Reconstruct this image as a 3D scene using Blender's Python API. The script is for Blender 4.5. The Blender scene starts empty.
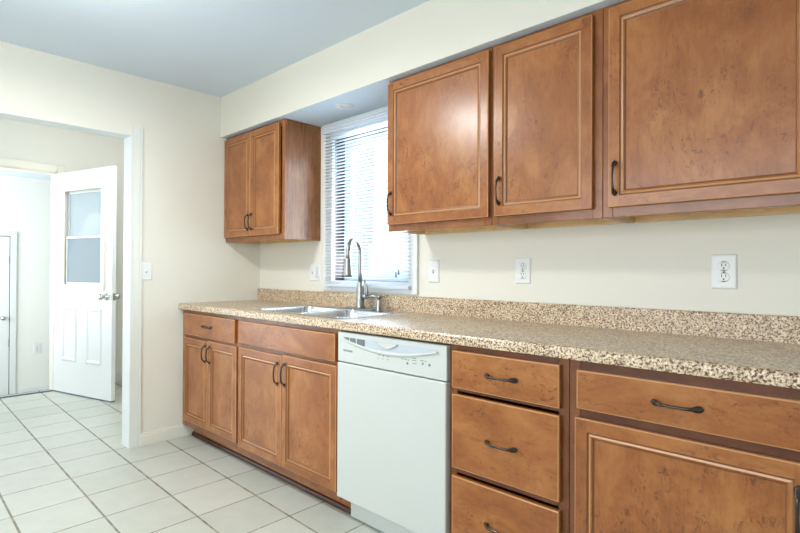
import bpy, bmesh, math, random
from mathutils import Vector, Matrix
random.seed(4)
S = bpy.context.scene
COL = S.collection

# ------------------------------------------------------------------ camera
cam_d = bpy.data.cameras.new('camera')
cam_d.sensor_width = 36.0
cam_d.lens = 522.28 / 800 * 36.0
cam_d.clip_start = 0.02
cam = bpy.data.objects.new('camera', cam_d)
COL.objects.link(cam)
_y, _p, _r = math.radians(43.8861), math.radians(.3307), math.radians(.2561)
_F = Vector((-math.sin(_y) * math.cos(_p), math.cos(_y) * math.cos(_p), math.sin(_p)))
_R0 = Vector((math.cos(_y), math.sin(_y), 0))
_U0 = _R0.cross(_F)
_R = _R0 * math.cos(_r) + _U0 * math.sin(_r)
_U = -_R0 * math.sin(_r) + _U0 * math.cos(_r)
_m = Matrix((_R, _U, -_F)).transposed().to_4x4()
_m.translation = Vector((3.555, -2.1448, 1.1506))
cam.matrix_world = _m
S.camera = cam

# ------------------------------------------------------------------ sky, daylight, fill lamps, exposure
W = bpy.data.worlds.new('sky')
S.world = W
W.use_nodes = True
_n = W.node_tree.nodes
_l = W.node_tree.links
_bg = _n['Background']
_tc = _n.new('ShaderNodeTexCoord')
_sx = _n.new('ShaderNodeSeparateXYZ')
_cr = _n.new('ShaderNodeValToRGB')
_cr.color_ramp.elements[0].position = 0.0
_cr.color_ramp.elements[0].color = (.62, .80, .95, 1)
_cr.color_ramp.elements[1].position = 0.35
_cr.color_ramp.elements[1].color = (.80, .90, 1, 1)
_l.new(_tc.outputs['Generated'], _sx.inputs[0])
_l.new(_sx.outputs['Z'], _cr.inputs['Fac'])
_l.new(_cr.outputs['Color'], _bg.inputs['Color'])
_bg.inputs['Strength'].default_value = 1.4


def area(name, loc, direction, sx, sy, watts, colour):
    d = bpy.data.lights.new(name, 'AREA')
    d.shape = 'RECTANGLE'
    d.size, d.size_y = sx, sy
    d.energy = watts
    d.color = colour
    o = bpy.data.objects.new(name, d)
    COL.objects.link(o)
    o.location = loc
    o.rotation_euler = Vector(direction).to_track_quat('-Z', 'Y').to_euler()
    return o


# daylight of the sink window, plus fill lamps added for unseen openings
area('fill_kitchen_front', (2.3, -3.56, 1.45), (0, 1, 0), 2.6, 1.2, 36, (.95, .97, 1))  # added fill at a made-up window behind the camera
area('fill_hall_door', (-2.12, -2.82, 1.04), (1, .0, 0), .62, 2.0, 17, (.80, .90, 1))  # added lamp for hall light, at a made-up glass door
area('daylight_sink_window', (1.2, .12, 1.55), (0, -1, .12), .64, .9, 16, (.80, .91, 1))
area('fill_landing', (-3.2, -2.6, 1.2), (-.1, 1, .45), 1.4, 1.6, 50, (.97, .99, 1))  # fill lamp added to brighten the landing, no source in view

vs = S.view_settings
S.display_settings.display_device = 'sRGB'
vs.view_transform = 'Standard'
vs.look = 'None'
vs.gamma = 1
vs.use_curve_mapping = False
vs.exposure = 0.46


# ------------------------------------------------------------------ materials
def srgb(r, g, b):
    f = lambda c: (c / 255 / 12.92) if c / 255 <= .04045 else ((c / 255 + .055) / 1.055) ** 2.4
    return (f(r), f(g), f(b), 1)


def newmat(name, colour, rough=.5, metal=0, coat=0, spec=.5):
    m = bpy.data.materials.new(name)
    m.use_nodes = True
    b = m.node_tree.nodes['Principled BSDF']
    b.inputs['Base Color'].default_value = colour
    b.inputs['Roughness'].default_value = rough
    b.inputs['Metallic'].default_value = metal
    b.inputs['Coat Weight'].default_value = coat
    b.inputs['Coat Roughness'].default_value = .15
    b.inputs['Specular IOR Level'].default_value = spec
    return m, m.node_tree.nodes, m.node_tree.links, b


def noise(n, l, vec, scale, detail=3, rough=.5, dist=0):
    t = n.new('ShaderNodeTexNoise')
    t.inputs['Scale'].default_value = scale
    t.inputs['Detail'].default_value = detail
    t.inputs['Roughness'].default_value = rough
    t.inputs['Distortion'].default_value = dist
    if vec is not None:
        l.new(vec, t.inputs['Vector'])
    return t.outputs['Fac']


def ramp(n, l, fac, stops):
    r = n.new('ShaderNodeValToRGB')
    e = r.color_ramp.elements
    while len(e) < len(stops):
        e.new(.5)
    for i, (p, c) in enumerate(stops):
        e[i].position = p
        e[i].color = c if len(c) == 4 else (*c, 1)
    l.new(fac, r.inputs['Fac'])
    return r.outputs['Color']


def mix(n, l, fac, a, b, mode='MIX'):
    x = n.new('ShaderNodeMix')
    x.data_type = 'RGBA'
    x.blend_type = mode
    for s, v in ((x.inputs['Factor'], fac), (x.inputs['A'], a), (x.inputs['B'], b)):
        if isinstance(v, (int, float, tuple)):
            s.default_value = v
        else:
            l.new(v, s)
    return x.outputs['Result']


def bump(n, l, b, fac, strength, dist=.002):
    x = n.new('ShaderNodeBump')
    x.inputs['Strength'].default_value = strength
    x.inputs['Distance'].default_value = dist
    l.new(fac, x.inputs['Height'])
    l.new(x.outputs['Normal'], b.inputs['Normal'])


def objvec(n, l, scale=(1, 1, 1), per_object=True):
    tc = n.new('ShaderNodeTexCoord')
    mp = n.new('ShaderNodeMapping')
    mp.inputs['Scale'].default_value = scale
    if per_object:
        oi = n.new('ShaderNodeObjectInfo')
        ml = n.new('ShaderNodeMath')
        ml.operation = 'MULTIPLY'
        ml.inputs[1].default_value = 37.0
        l.new(oi.outputs['Random'], ml.inputs[0])
        ad = n.new('ShaderNodeVectorMath')
        ad.operation = 'ADD'
        l.new(tc.outputs['Object'], ad.inputs[0])
        l.new(ml.outputs[0], ad.inputs[1])
        l.new(ad.outputs[0], mp.inputs['Vector'])
    else:
        l.new(tc.outputs['Object'], mp.inputs['Vector'])
    return mp.outputs[0]


def painted(name, colour, rough=.6, b_=.06, scale=180):
    m, n, l, b = newmat(name, colour, rough)
    v = objvec(n, l, per_object=False)
    bump(n, l, b, noise(n, l, v, scale, 2), b_, .001)
    return m


def wood(name, axis, base=(.300, .100, .024), dark=(.10, .028, .007), light=(.385, .152, .043), strength=1.0, streak=.16):
    m, n, l, b = newmat(name, (*base, 1), .36, coat=.58)
    b.inputs['Coat Roughness'].default_value = .24
    b.inputs['Specular IOR Level'].default_value = .22
    st = {'z': (1, 1, streak), 'x': (streak, 1, 1), 'y': (1, streak, 1)}[axis]
    soft = {'z': (1, 1, .6), 'x': (.6, 1, 1), 'y': (1, .6, 1)}[axis]
    v1 = objvec(n, l, soft)
    v2 = objvec(n, l, st)
    blotch = noise(n, l, v1, 7, 7, .68, .5)
    c = ramp(n, l, blotch, [(.30, tuple(x * .74 for x in base)), (.46, base), (.62, light), (.78, tuple(x * 1.1 for x in light))])
    grain = noise(n, l, v2, 90, 5, .65)
    g = ramp(n, l, grain, [(.30, (.80, .76, .72)), (.50, (1, 1, 1))] if streak > .1 else [(.36, (.40, .34, .30)), (.56, (1, 1, 1))])
    c = mix(n, l, .7, c, g, 'MULTIPLY')
    # mineral flecks and stain blotches of the maple
    fl = noise(n, l, v1, 55, 6, .78, 1.0)
    zone = noise(n, l, v1, 6, 3, .6)
    f1 = ramp(n, l, fl, [(.53, (0, 0, 0)), (.62, (1, 1, 1))])
    f2 = ramp(n, l, zone, [(.47, (.08, .08, .08)), (.62, (1, 1, 1))])
    ff = mix(n, l, 1.0, f1, f2, 'MULTIPLY')
    sc = n.new('ShaderNodeMath')
    sc.operation = 'MULTIPLY'
    l.new(ff, sc.inputs[0])
    sc.inputs[1].default_value = .8 * strength
    c = mix(n, l, sc.outputs[0], c, (*dark, 1))
    l.new(c, b.inputs['Base Color'])
    bump(n, l, b, grain, .05, .001)
    return m


M = {}
M['wood_v'] = wood('maple_vertical', 'z')
M['wood_h'] = wood('maple_horizontal', 'x')
M['wood_side'] = wood('oak_veneer_side', 'z', base=(.27, .105, .034), dark=(.11, .04, .013), light=(.33, .14, .05), strength=.6, streak=.05)
M['wood_frame_shaded'] = wood('shaded_maple_frame', 'x', base=(.22, .078, .022), light=(.29, .11, .034))  # face-frame maple with the shade around doors darkened into its colour
M['wood_edge'] = newmat('maple_edge_highlight', (.50, .235, .085, 1), .35, coat=.3)[0]  # highlight on the rounded edges, painted in as lighter brown
M['wood_groove'] = newmat('dark_groove', (.21, .078, .022, 1), .4)[0]  # darker brown for moulding grooves and joint lines
M['wood_under'] = wood('natural_maple_underside', 'x', base=(.74, .50, .24), dark=(.50, .30, .12), light=(.82, .58, .31), strength=.5)
M['wood_frame_shaded_v'] = wood('shaded_maple_frame_vertical', 'z', base=(.24, .080, .021), light=(.31, .115, .034))  # upright grain copy, darkened for the same shade
M['base_frame_shaded'] = wood('shaded_base_frame_horizontal', 'x', base=(.125, .038, .013), light=(.17, .055, .019))  # shade between drawers and under the counter painted into the frame
M['base_frame_shaded_v'] = wood('shaded_base_frame_vertical', 'z', base=(.16, .052, .017), light=(.21, .075, .024))  # stiles of the same frame, shade painted in
M['kick'] = newmat('kick_dark_moulding', (.065, .022, .010, 1), .45)[0]
M['wall'] = painted('cream_wall_paint', srgb(223, 222, 211))
M['hall_wall'] = painted('pale_hall_paint', srgb(228, 227, 219))
M['ceiling'] = painted('ceiling_paint', srgb(207, 219, 229), .8, .1, 120)
M['soffit_paint'] = painted('soffit_paint', srgb(216, 213, 200))
M['trim'] = newmat('white_trim_paint', srgb(222, 226, 226), .4)[0]
M['casing'] = newmat('cream_casing_paint', srgb(226, 224, 212), .4)[0]
M['white'] = newmat('white_plastic', srgb(226, 229, 228), .35)[0]
M['outlet_dark'] = newmat('slot_dark', (.03, .03, .03, 1), .6)[0]
M['screw'] = newmat('screw_metal', (.35, .36, .36, 1), .35, 1)[0]
M['appliance'] = newmat('white_enamel', srgb(196, 201, 197), .28, coat=.2)[0]
M['appliance_grey'] = newmat('appliance_recess', srgb(182, 192, 200), .4)[0]
M['vent_dark'] = newmat('vent_grey', srgb(105, 113, 116), .6)[0]
M['ink'] = newmat('printed_ink', srgb(110, 118, 122), .6)[0]
M['steel'] = newmat('brushed_steel', (.60, .61, .62, 1), .24, 1)[0]
M['sink_steel'] = newmat('sink_steel', (.70, .72, .74, 1), .22, 1)[0]
M['nickel'] = newmat('brushed_nickel', (.36, .37, .36, 1), .34, 1)[0]
M['chrome'] = newmat('polished_nickel_knob', (.62, .62, .60, 1), .12, 1)[0]
M['bronze'] = newmat('oil_rubbed_bronze', (.075, .062, .052, 1), .24, .85, spec=.6)[0]
M['window_liner'] = newmat('dark_window_liner', (.045, .022, .018, 1), .5)[0]
M['sash'] = newmat('pale_vinyl_sash', srgb(205, 224, 240), .4)[0]
M['black'] = newmat('black_gap', (.012, .011, .010, 1), .7)[0]

# blind slats: slightly translucent white vinyl
m, n, l, b = newmat('white_vinyl_slat', srgb(232, 237, 242), .4)
tr = n.new('ShaderNodeBsdfTranslucent')
tr.inputs['Color'].default_value = (.80, .88, .95, 1)
ms = n.new('ShaderNodeMixShader')
ms.inputs[0].default_value = .35
l.new(b.outputs[0], ms.inputs[1])
l.new(tr.outputs[0], ms.inputs[2])
l.new(ms.outputs[0], n['Material Output'].inputs['Surface'])
M['slat'] = m


def glass(name, tint, gloss_mix=.08, rough=.02, trans=1.0, body=(.6, .7, .75, 1)):
    m = bpy.data.materials.new(name)
    m.use_nodes = True
    n, l = m.node_tree.nodes, m.node_tree.links
    n.remove(n['Principled BSDF'])
    t = n.new('ShaderNodeBsdfTransparent')
    t.inputs['Color'].default_value = tint
    g = n.new('ShaderNodeBsdfGlossy')
    g.inputs['Roughness'].default_value = rough
    d = n.new('ShaderNodeBsdfDiffuse')
    d.inputs['Color'].default_value = body
    m1 = n.new('ShaderNodeMixShader')
    m1.inputs[0].default_value = gloss_mix
    m2 = n.new('ShaderNodeMixShader')
    m2.inputs[0].default_value = 1 - trans
    l.new(t.outputs[0], m1.inputs[1])
    l.new(g.outputs[0], m1.inputs[2])
    l.new(m1.outputs[0], m2.inputs[1])
    l.new(d.outputs[0], m2.inputs[2])
    l.new(m2.outputs[0], n['Material Output'].inputs['Surface'])
    return m


M['glass'] = glass('clear_window_glass', (.95, .98, 1, 1))
M['door_glass'] = glass('door_glass_upper', (.80, .87, .92, 1), .04, trans=.4, body=(.68, .77, .82, 1))
M['door_glass_low'] = glass('door_glass_screened', (.60, .69, .76, 1), .04, trans=.4, body=(.42, .51, .57, 1))

# countertop laminate: granite speckle
m, n, l, b = newmat('speckled_laminate', (.5, .4, .3, 1), .34, coat=.38, spec=.4)
v = objvec(n, l, (1, 1, 1), False)
a1 = noise(n, l, v, 150, 4, .64)
c = ramp(n, l, a1, [(.35, (.055, .024, .012)), (.435, (.18, .090, .045)), (.48, (.57, .44, .29)), (.58, (.76, .64, .46)), (.72, (.86, .77, .60))])
a2 = noise(n, l, v, 38, 5, .7)
c2 = ramp(n, l, a2, [(.34, (.60, .52, .45)), (.47, (.97, .95, .93)), (.66, (1.15, 1.16, 1.14))])
c = mix(n, l, .9, c, c2, 'MULTIPLY')
a3 = noise(n, l, v, 420, 2, .5)
c3 = ramp(n, l, a3, [(.36, (.35, .25, .18)), (.50, (1, 1, 1))])
c = mix(n, l, .45, c, c3, 'MULTIPLY')
l.new(c, b.inputs['Base Color'])
b.inputs['Coat Roughness'].default_value = .34
M['laminate'] = m

# floor tile
m, n, l, b = newmat('ceramic_tile', (.7, .7, .6, 1), .34)
tc = n.new('ShaderNodeTexCoord')
sp = n.new('ShaderNodeSeparateXYZ')
l.new(tc.outputs['Object'], sp.inputs[0])
T = .308


def mth(op, a, b_=None, c_=None):
    x = n.new('ShaderNodeMath')
    x.operation = op
    for i, q in enumerate((a, b_, c_)):
        if q is None:
            continue
        if isinstance(q, (int, float)):
            x.inputs[i].default_value = q
        else:
            l.new(q, x.inputs[i])
    return x.outputs[0]


masks, cells = [], []
for ax, off, half in (('X', .27, .0026), ('Y', -.71, .0036)):
    oth = sp.outputs['Y' if ax == 'X' else 'X']
    run = mth('MULTIPLY', mth('SUBTRACT', oth, -1.02 if ax == 'X' else .27), .022 if ax == 'X' else .024)
    u = mth('DIVIDE', mth('SUBTRACT', mth('ADD', sp.outputs[ax], run) if ax == 'X' else mth('ADD', sp.outputs[ax], run), off), T)
    fr = mth('SUBTRACT', u, mth('FLOOR', u))
    d = mth('MINIMUM', fr, mth('SUBTRACT', 1.0, fr))
    mr = n.new('ShaderNodeMapRange')
    mr.interpolation_type = 'SMOOTHSTEP'
    l.new(d, mr.inputs['Value'])
    mr.inputs['From Min'].default_value = half / T
    mr.inputs['From Max'].default_value = (half + .0022) / T
    mr.inputs['To Min'].default_value = 1
    mr.inputs['To Max'].default_value = 0
    masks.append(mr.outputs[0])
    cells.append(mth('FLOOR', u))
gm = mth('MAXIMUM', masks[0], masks[1])
cv = n.new('ShaderNodeCombineXYZ')
l.new(cells[0], cv.inputs[0])
l.new(cells[1], cv.inputs[1])
wn = n.new('ShaderNodeTexWhiteNoise')
wn.noise_dimensions = '2D'
l.new(cv.outputs[0], wn.inputs['Vector'])
tile = ramp(n, l, wn.outputs['Value'], [(0, srgb(182, 186, 176)), (1, srgb(192, 195, 186))])
mot = noise(n, l, tc.outputs['Object'], 9, 5, .6)
tile = mix(n, l, .8, tile, ramp(n, l, mot, [(.3, (.92, .92, .90)), (.65, (1.02, 1.02, 1.02))]), 'MULTIPLY')
dirt = noise(n, l, tc.outputs['Object'], 14, 4, .7)
grout = ramp(n, l, dirt, [(.35, srgb(96, 92, 80)), (.62, srgb(158, 152, 134))])
c = mix(n, l, gm, tile, grout)
l.new(c, b.inputs['Base Color'])
rg = mth('MULTIPLY_ADD', gm, .5, .34)
l.new(rg, b.inputs['Roughness'])
bump(n, l, b, mth('SUBTRACT', 1.0, gm), .6, .0015)
M['tile'] = m
M['grass'] = painted('patio_concrete', (.55, .60, .62, 1), .9, .5, 40)
M['siding'] = newmat('pale_siding', srgb(190, 208, 222), .7)[0]
M['shingle'] = newmat('grey_shingle', srgb(120, 130, 140), .8)[0]

m, n, l, b = newmat('lit_dome_glass', (.9, .9, .86, 1), .3)
b.inputs['Emission Color'].default_value = (1, .93, .80, 1)
b.inputs['Emission Strength'].default_value = 2.5
M['lamp_glow'] = m


# ------------------------------------------------------------------ mesh helpers
def link(name, bm, mats, parent=None, loc=(0, 0, 0), smooth=False, bevel=0, seg=2):
    me = bpy.data.meshes.new(name)
    bmesh.ops.recalc_face_normals(bm, faces=bm.faces)
    org = Vector(loc)
    if parent is not None:
        org = Vector(parent.get('_org', (0, 0, 0))) if False else ORG[parent.name]
    bmesh.ops.translate(bm, verts=bm.verts, vec=-org)
    bm.to_mesh(me)
    bm.free()
    if not isinstance(mats, (list, tuple)):
        mats = [mats]
    for q in mats:
        me.materials.append(q)
    o = bpy.data.objects.new(name, me)
    COL.objects.link(o)
    if parent is not None:
        o.parent = parent
    else:
        o.location = org
    ORG[o.name] = org
    if smooth:
        for p in me.polygons:
            p.use_smooth = True
    if bevel:
        md = o.modifiers.new('edge', 'BEVEL')
        md.width = bevel
        md.segments = seg
        md.limit_method = 'ANGLE'
        md.angle_limit = math.radians(40)
    return o


ORG = {}


def thing(name, label, cat, loc, group=None):
    o = bpy.data.objects.new(name, None)
    o.empty_display_size = .1
    COL.objects.link(o)
    o.location = loc
    ORG[o.name] = Vector(loc)
    return tag(o, label, cat, group)


def tag(o, label, cat, group=None):
    o['label'] = label
    o['category'] = cat
    if group:
        o['group'] = group
    return o


def struct(name, bm, mats, loc=(0, 0, 0), **k):
    o = link(name, bm, mats, None, loc, **k)
    o['kind'] = 'structure'
    return o


def BM():
    return bmesh.new()


def box(bm, x0, x1, y0, y1, z0, z1, mi=0):
    vs_ = [bm.verts.new((x, y, z)) for z in (z0, z1) for y in (y0, y1) for x in (x0, x1)]
    for f in ((0, 1, 3, 2), (4, 5, 7, 6), (0, 1, 5, 4), (2, 3, 7, 6), (0, 2, 6, 4), (1, 3, 7, 5)):
        q = bm.faces.new([vs_[i] for i in f])
        q.material_index = mi
    return vs_


def quad(bm, pts, mi=0):
    f = bm.faces.new([bm.verts.new(p) for p in pts])
    f.material_index = mi
    return f


def sweep(bm, pts, radii, seg=12, up=(0, 0, 1), mi=0, caps=True):
    """tube along pts; radii are numbers or (side, up) pairs"""
    pts = [Vector(p) for p in pts]
    rings = []
    for i, p in enumerate(pts):
        t = (pts[min(i + 1, len(pts) - 1)] - pts[max(i - 1, 0)]).normalized()
        u = Vector(up)
        s = t.cross(u)
        if s.length < 1e-4:
            s = t.cross(Vector((1, 0, 0)))
        s.normalize()
        w = s.cross(t).normalized()
        r = radii[i] if isinstance(radii, (list, tuple)) and not isinstance(radii, float) else radii
        ra, rb = r if isinstance(r, (list, tuple)) else (r, r)
        rings.append([bm.verts.new(p + s * ra * math.cos(a) + w * rb * math.sin(a)) for a in [2 * math.pi * k / seg for k in range(seg)]])
    for a, b_ in zip(rings, rings[1:]):
        for k in range(seg):
            f = bm.faces.new((a[k], a[(k + 1) % seg], b_[(k + 1) % seg], b_[k]))
            f.material_index = mi
            f.smooth = True
    if caps:
        for r in (rings[0], rings[-1]):
            f = bm.faces.new(r)
            f.material_index = mi
    return rings


def lathe(bm, prof, centre, axis=(0, 0, 1), seg=24, mi=0):
    """prof: (radius, height) pairs along axis"""
    ax = Vector(axis).normalized()
    s = ax.cross(Vector((0, 0, 1)))
    if s.length < 1e-4:
        s = Vector((1, 0, 0))
    s.normalize()
    w = ax.cross(s)
    c = Vector(centre)
    rings = []
    for r, h in prof:
        rings.append([bm.verts.new(c + ax * h + (s * math.cos(a) + w * math.sin(a)) * max(r, 1e-5)) for a in [2 * math.pi * k / seg for k in range(seg)]])
    for a, b_ in zip(rings, rings[1:]):
        for k in range(seg):
            f = bm.faces.new((a[k], a[(k + 1) % seg], b_[(k + 1) % seg], b_[k]))
            f.material_index = mi
            f.smooth = True
    for r in (rings[0], rings[-1]):
        f = bm.faces.new(r)
        f.material_index = mi
    bmesh.ops.remove_doubles(bm, verts=bm.verts, dist=2e-5)


# ------------------------------------------------------------------ structure
CZ = 2.39
XR, YF = 4.7, -3.6
HX = -2.17           # face of the hall's far wall
bm = BM(); box(bm, HX - .12, XR + .1, YF - .1, 1.2, -.1, 0)
struct('floor', bm, M['tile'])
HC = 2.475
bm = BM(); box(bm, -.12, XR + .1, YF - .1, .14, CZ, CZ + .2)
struct('ceiling', bm, M['ceiling'])
bm = BM(); box(bm, HX - .12, -.12, YF - .1, 1.3, HC, HC + .1)
struct('ceiling_hall', bm, M['ceiling'])

# back wall with the window hole
WX0, WX1, WZ0, WZ1 = .895, 1.575, 1.075, 2.0
bm = BM()
box(bm, 0, WX0, 0, .14, 0, CZ)
box(bm, WX1, XR, 0, .14, 0, CZ)
box(bm, WX0, WX1, 0, .14, 0, WZ0)
box(bm, WX0, WX1, 0, .14, WZ1, CZ)
struct('wall_back', bm, M['wall'])
# left wall with the wide cased opening
OY0, OY1, OZ = -2.75, -.932, 2.003
bm = BM()
box(bm, -.12, 0, OY1, 1.2, 0, HC)
box(bm, -.12, 0, YF, OY0, 0, HC)
box(bm, -.12, 0, OY0, OY1, OZ, HC)
struct('wall_left', bm, M['wall'])
bm = BM(); box(bm, XR, XR + .1, YF, .14, 0, CZ)
struct('wall_right', bm, M['wall'])
bm = BM()
box(bm, HX, 1.0, YF - .12, YF, 0, HC)
box(bm, 3.6, XR, YF - .12, YF, 0, CZ)
box(bm, 1.0, 3.6, YF - .12, YF, 0, .85)
box(bm, 1.0, 3.6, YF - .12, YF, 2.05, CZ)
struct('wall_front', bm, M['wall'])
# soffit above the wall cabinets
SD, SZ = .327, 2.101
bm = BM(); box(bm, 0, XR, -SD, 0, SZ, CZ, 0)
o = struct('trim_1', bm, [M['soffit_paint'], M['ceiling']])
o['label'] = 'cream painted soffit box above the wall cabinets'
for p in o.data.polygons:
    if p.normal.z < -.5:
        p.material_index = 1

# opening casing: jamb liner and stepped casing boards
bm = BM()
box(bm, -.125, .003, OY1 - .004, OY1 + .001, 0, OZ + .001)
box(bm, -.125, .003, OY0 - .001, OY0 + .004, 0, OZ + .001)
box(bm, -.125, .003, OY0, OY1, OZ - .004, OZ + .001)
struct('trim_2', bm, M['trim'])
bm = BM()
for a, b_, t in ((0, .007, .006), (.007, .013, .003), (.013, .048, .007), (.048, .053, .004), (.053, .066, .010)):
    box(bm, 0, t, OY1 + a, OY1 + b_, 0, OZ + .062)
    box(bm, 0, t, OY0 - b_, OY0 - a, 0, OZ + .062)
struct('trim_3', bm, newmat('grooved_casing_paint', srgb(222, 225, 219), .4)[0])

# baseboards
def baseboard(name, x0, x1, y0, y1, mat, h=.085, face='x'):
    bm = BM()
    box(bm, x0, x1, y0, y1, 0, h - .015)
    if face == 'x':
        box(bm, x0, (x0 * .45 + x1 * .55), y0, y1, h - .015, h)
    else:
        box(bm, x0, x1, (y0 * .45 + y1 * .55), y1, h - .015, h)
    return struct(name, bm, mat, bevel=.002)


baseboard('baseboard_left', 0, .013, OY1 + .066, -.005, M['wall'], .082)
baseboard('baseboard_right', XR - .013, XR, YF, 0, M['wall'])
baseboard('baseboard_hall', HX, HX + .013, -.80, 1.2, M['trim'], .09)

# hall beyond the opening
DY0, DY1, DZ = -1.80, -.858, 2.03      # doorway in the hall's far wall
bm = BM()
box(bm, HX - .12, HX, DY1, 1.3, -.01, HC)
box(bm, HX - .12, HX, DY0 - .1, DY0, -.01, HC)
box(bm, HX - .12, HX, DY0, DY1, DZ + .015, HC)
box(bm, HX - .12, HX, YF, -3.15, -.01, HC)
box(bm, HX - .12, HX, -3.15, DY0 - .1, 2.08, HC)
struct('wall_hall_left', bm, M['hall_wall'])
bm = BM(); box(bm, HX, -.12, 1.2, 1.3, 0, HC)
struct('wall_hall_back', bm, M['hall_wall'])
# doorway casing (hall side) and threshold
bm = BM()
box(bm, HX, HX + .016, DY1 + .01, DY1 + .075, 0, DZ + .085)
box(bm, HX, HX + .016, DY0 - .075, DY0 - .01, 0, DZ + .085)
box(bm, HX, HX + .016, DY0 - .01, DY1 + .01, DZ + .018, DZ + .085)
box(bm, HX - .12, HX + .002, DY1 - .012, DY1 + .001, 0, DZ + .018)
box(bm, HX - .12, HX + .002, DY0 - .012, DY0, 0, DZ + .018)
box(bm, HX - .12, HX + .002, DY0, DY1, DZ + .004, DZ + .018)
struct('trim_4', bm, M['casing'], bevel=.003)
bm = BM(); box(bm, HX - .022, HX + .006, DY0, DY1, 0, .009)
struct('trim_5', bm, newmat('dark_threshold_metal', (.10, .13, .17, 1), .4, .6)[0], bevel=.003)

# unseen windows and hall glass door, made up to bring in daylight
def glazed(name, x0, x1, y0, y1, z0, z1, axis, n_):
    bm = BM()
    w = .05
    if axis == 'x':
        L0, L1 = x0, x1
    else:
        L0, L1 = y0, y1

    def b2(a0, a1, c0, c1, t=0):
        if axis == 'x':
            box(bm, a0, a1, y0 + t, y1 - t, c0, c1)
        else:
            box(bm, x0 + t, x1 - t, a0, a1, c0, c1)
    b2(L0, L1, z0, z0 + w); b2(L0, L1, z1 - w, z1)
    for k in range(n_ + 1):
        c_ = L0 + (L1 - L0 - w) * k / n_
        b2(c_, c_ + w, z0 + w, z1 - w)
    o = struct(name, bm, M['trim'])
    bm = BM()
    if axis == 'x':
        ym = (y0 + y1) / 2
        box(bm, x0 + w, x1 - w, ym - .003, ym + .003, z0 + w, z1 - w)
    else:
        xm = (x0 + x1) / 2
        box(bm, xm - .003, xm + .003, y0 + w, y1 - w, z0 + w, z1 - w)
    link('pane', bm, M['glass'], o)
    return o


glazed('added_window_2', 1.0, 3.6, YF - .10, YF - .04, .85, 2.05, 'x', 3)  # made-up window, added for the fill light
glazed('door_3', HX - .10, HX - .04, -3.15, DY0 - .1, 0, 2.08, 'y', 2)  # made-up glass door, added for the hall's light

# sunken landing beyond the doorway
LX = -4.2
LZ = -.43
bm = BM(); box(bm, LX - .1, HX - .12, YF, 1.2, LZ - .1, LZ)
struct('floor_landing', bm, M['tile'])
bm = BM(); box(bm, LX - .1, LX, YF, 1.2, LZ, 2.38)
struct('wall_landing_left', bm, painted('cool_white_paint', srgb(232, 233, 228)))
bm = BM(); box(bm, LX, HX - .12, 1.1, 1.2, LZ, 2.38)
struct('wall_landing_back', bm, M['hall_wall'])
bm = BM(); box(bm, LX, HX - .12, YF - .1, YF, LZ, .3); box(bm, LX, HX - .12, YF - .1, YF, 2.1, 2.38)
box(bm, LX, LX + .25, YF - .1, YF, .3, 2.1); box(bm, HX - .37, HX - .12, YF - .1, YF, .3, 2.1)
struct('wall_landing_front', bm, M['hall_wall'])
glazed('added_window_3', LX + .25, HX - .37, YF - .08, YF - .03, .3, 2.1, 'x', 2)  # made-up window, added for the landing's light
bm = BM(); box(bm, LX, HX - .12, YF, 1.2, 2.26, 2.38)
struct('ceiling_landing', bm, M['ceiling'])
bm = BM(); box(bm, LX, LX + .014, -.745, 1.1, LZ, LZ + .11)
struct('baseboard_landing', bm, M['trim'], bevel=.003)
bm = BM(); box(bm, HX - .12, HX - .10, YF, 1.2, LZ, 0)
struct('wall_landing_step', bm, M['hall_wall'])

# white door in the landing (door_1)
FY0, FY1, FZ0, FZ1 = -1.68, -.872, LZ + .03, 1.525
bm = BM()
box(bm, LX, LX + .018, FY1 + .008, FY1 + .070, LZ, FZ1 + .060)
box(bm, LX, LX + .018, FY0 - .075, FY0 - .005, LZ, FZ1 + .075)
box(bm, LX, LX + .018, FY0 - .005, FY1 + .008, FZ1 + .008, FZ1 + .060)
struct('trim_6', bm, M['trim'], bevel=.003)
bm = BM(); box(bm, LX, LX + .010, FY0, FY1, FZ0, FZ1)
d1 = struct('door_1', bm, M['trim'], bevel=.002)
d1['label'] = 'flat white door at the end of the landing, far left'
bm = BM(); box(bm, LX + .0005, LX + .003, FY0 - .004, FY1 + .008, FZ0 - .02, FZ1 + .008)
link('door_gap_shade', bm, M['outlet_dark'], d1)  # dark sheet standing in for shade in the gap around the door
bm = BM()
for z in (.2, 1.2):
    box(bm, LX + .010, LX + .014, FY1 - .006, FY1, z, z + .09)
link('hinge', bm, M['nickel'], d1)
bm = BM()
lathe(bm, [(.026, 0), (.028, .004), (.012, .012), (.011, .03), (.024, .038), (.028, .052), (.022, .064), (.001, .068)], (LX + .010, -.935, .55), (1, 0, 0))
link('door_knob', bm, M['chrome'], d1)

# ---- half-glazed hall door standing open (door_2)
hin = Vector((HX + .01, -.866, 0))
fre = Vector((-1.322, -.631, 0))
DL = (fre - hin).length
ang = math.atan2(fre.y - hin.y, fre.x - hin.x)
RM = Matrix.Translation(hin) @ Matrix.Rotation(ang, 4, 'Z')
D0, D1 = .012, 2.03
TH = .036


def doorpart(name, bm, mats, parent=None, **k):
    bmesh.ops.transform(bm, matrix=RM, verts=bm.verts)
    if parent is None:
        return struct(name, bm, mats, loc=hin, **k)
    return link(name, bm, mats, parent, **k)


gx0, gx1, gz0, gz1 = .16, .735, .985, 1.865     # lite opening
bm = BM()
box(bm, 0, gx0, 0, TH, D0, D1)
box(bm, gx1, DL, 0, TH, D0, D1)
box(bm, gx0, gx1, 0, TH, D0, gz0)
box(bm, gx0, gx1, 0, TH, gz1, D1)
d2 = doorpart('door_2', bm, M['trim'])
d2['label'] = 'white half-glazed door standing open in the hall'


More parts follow.
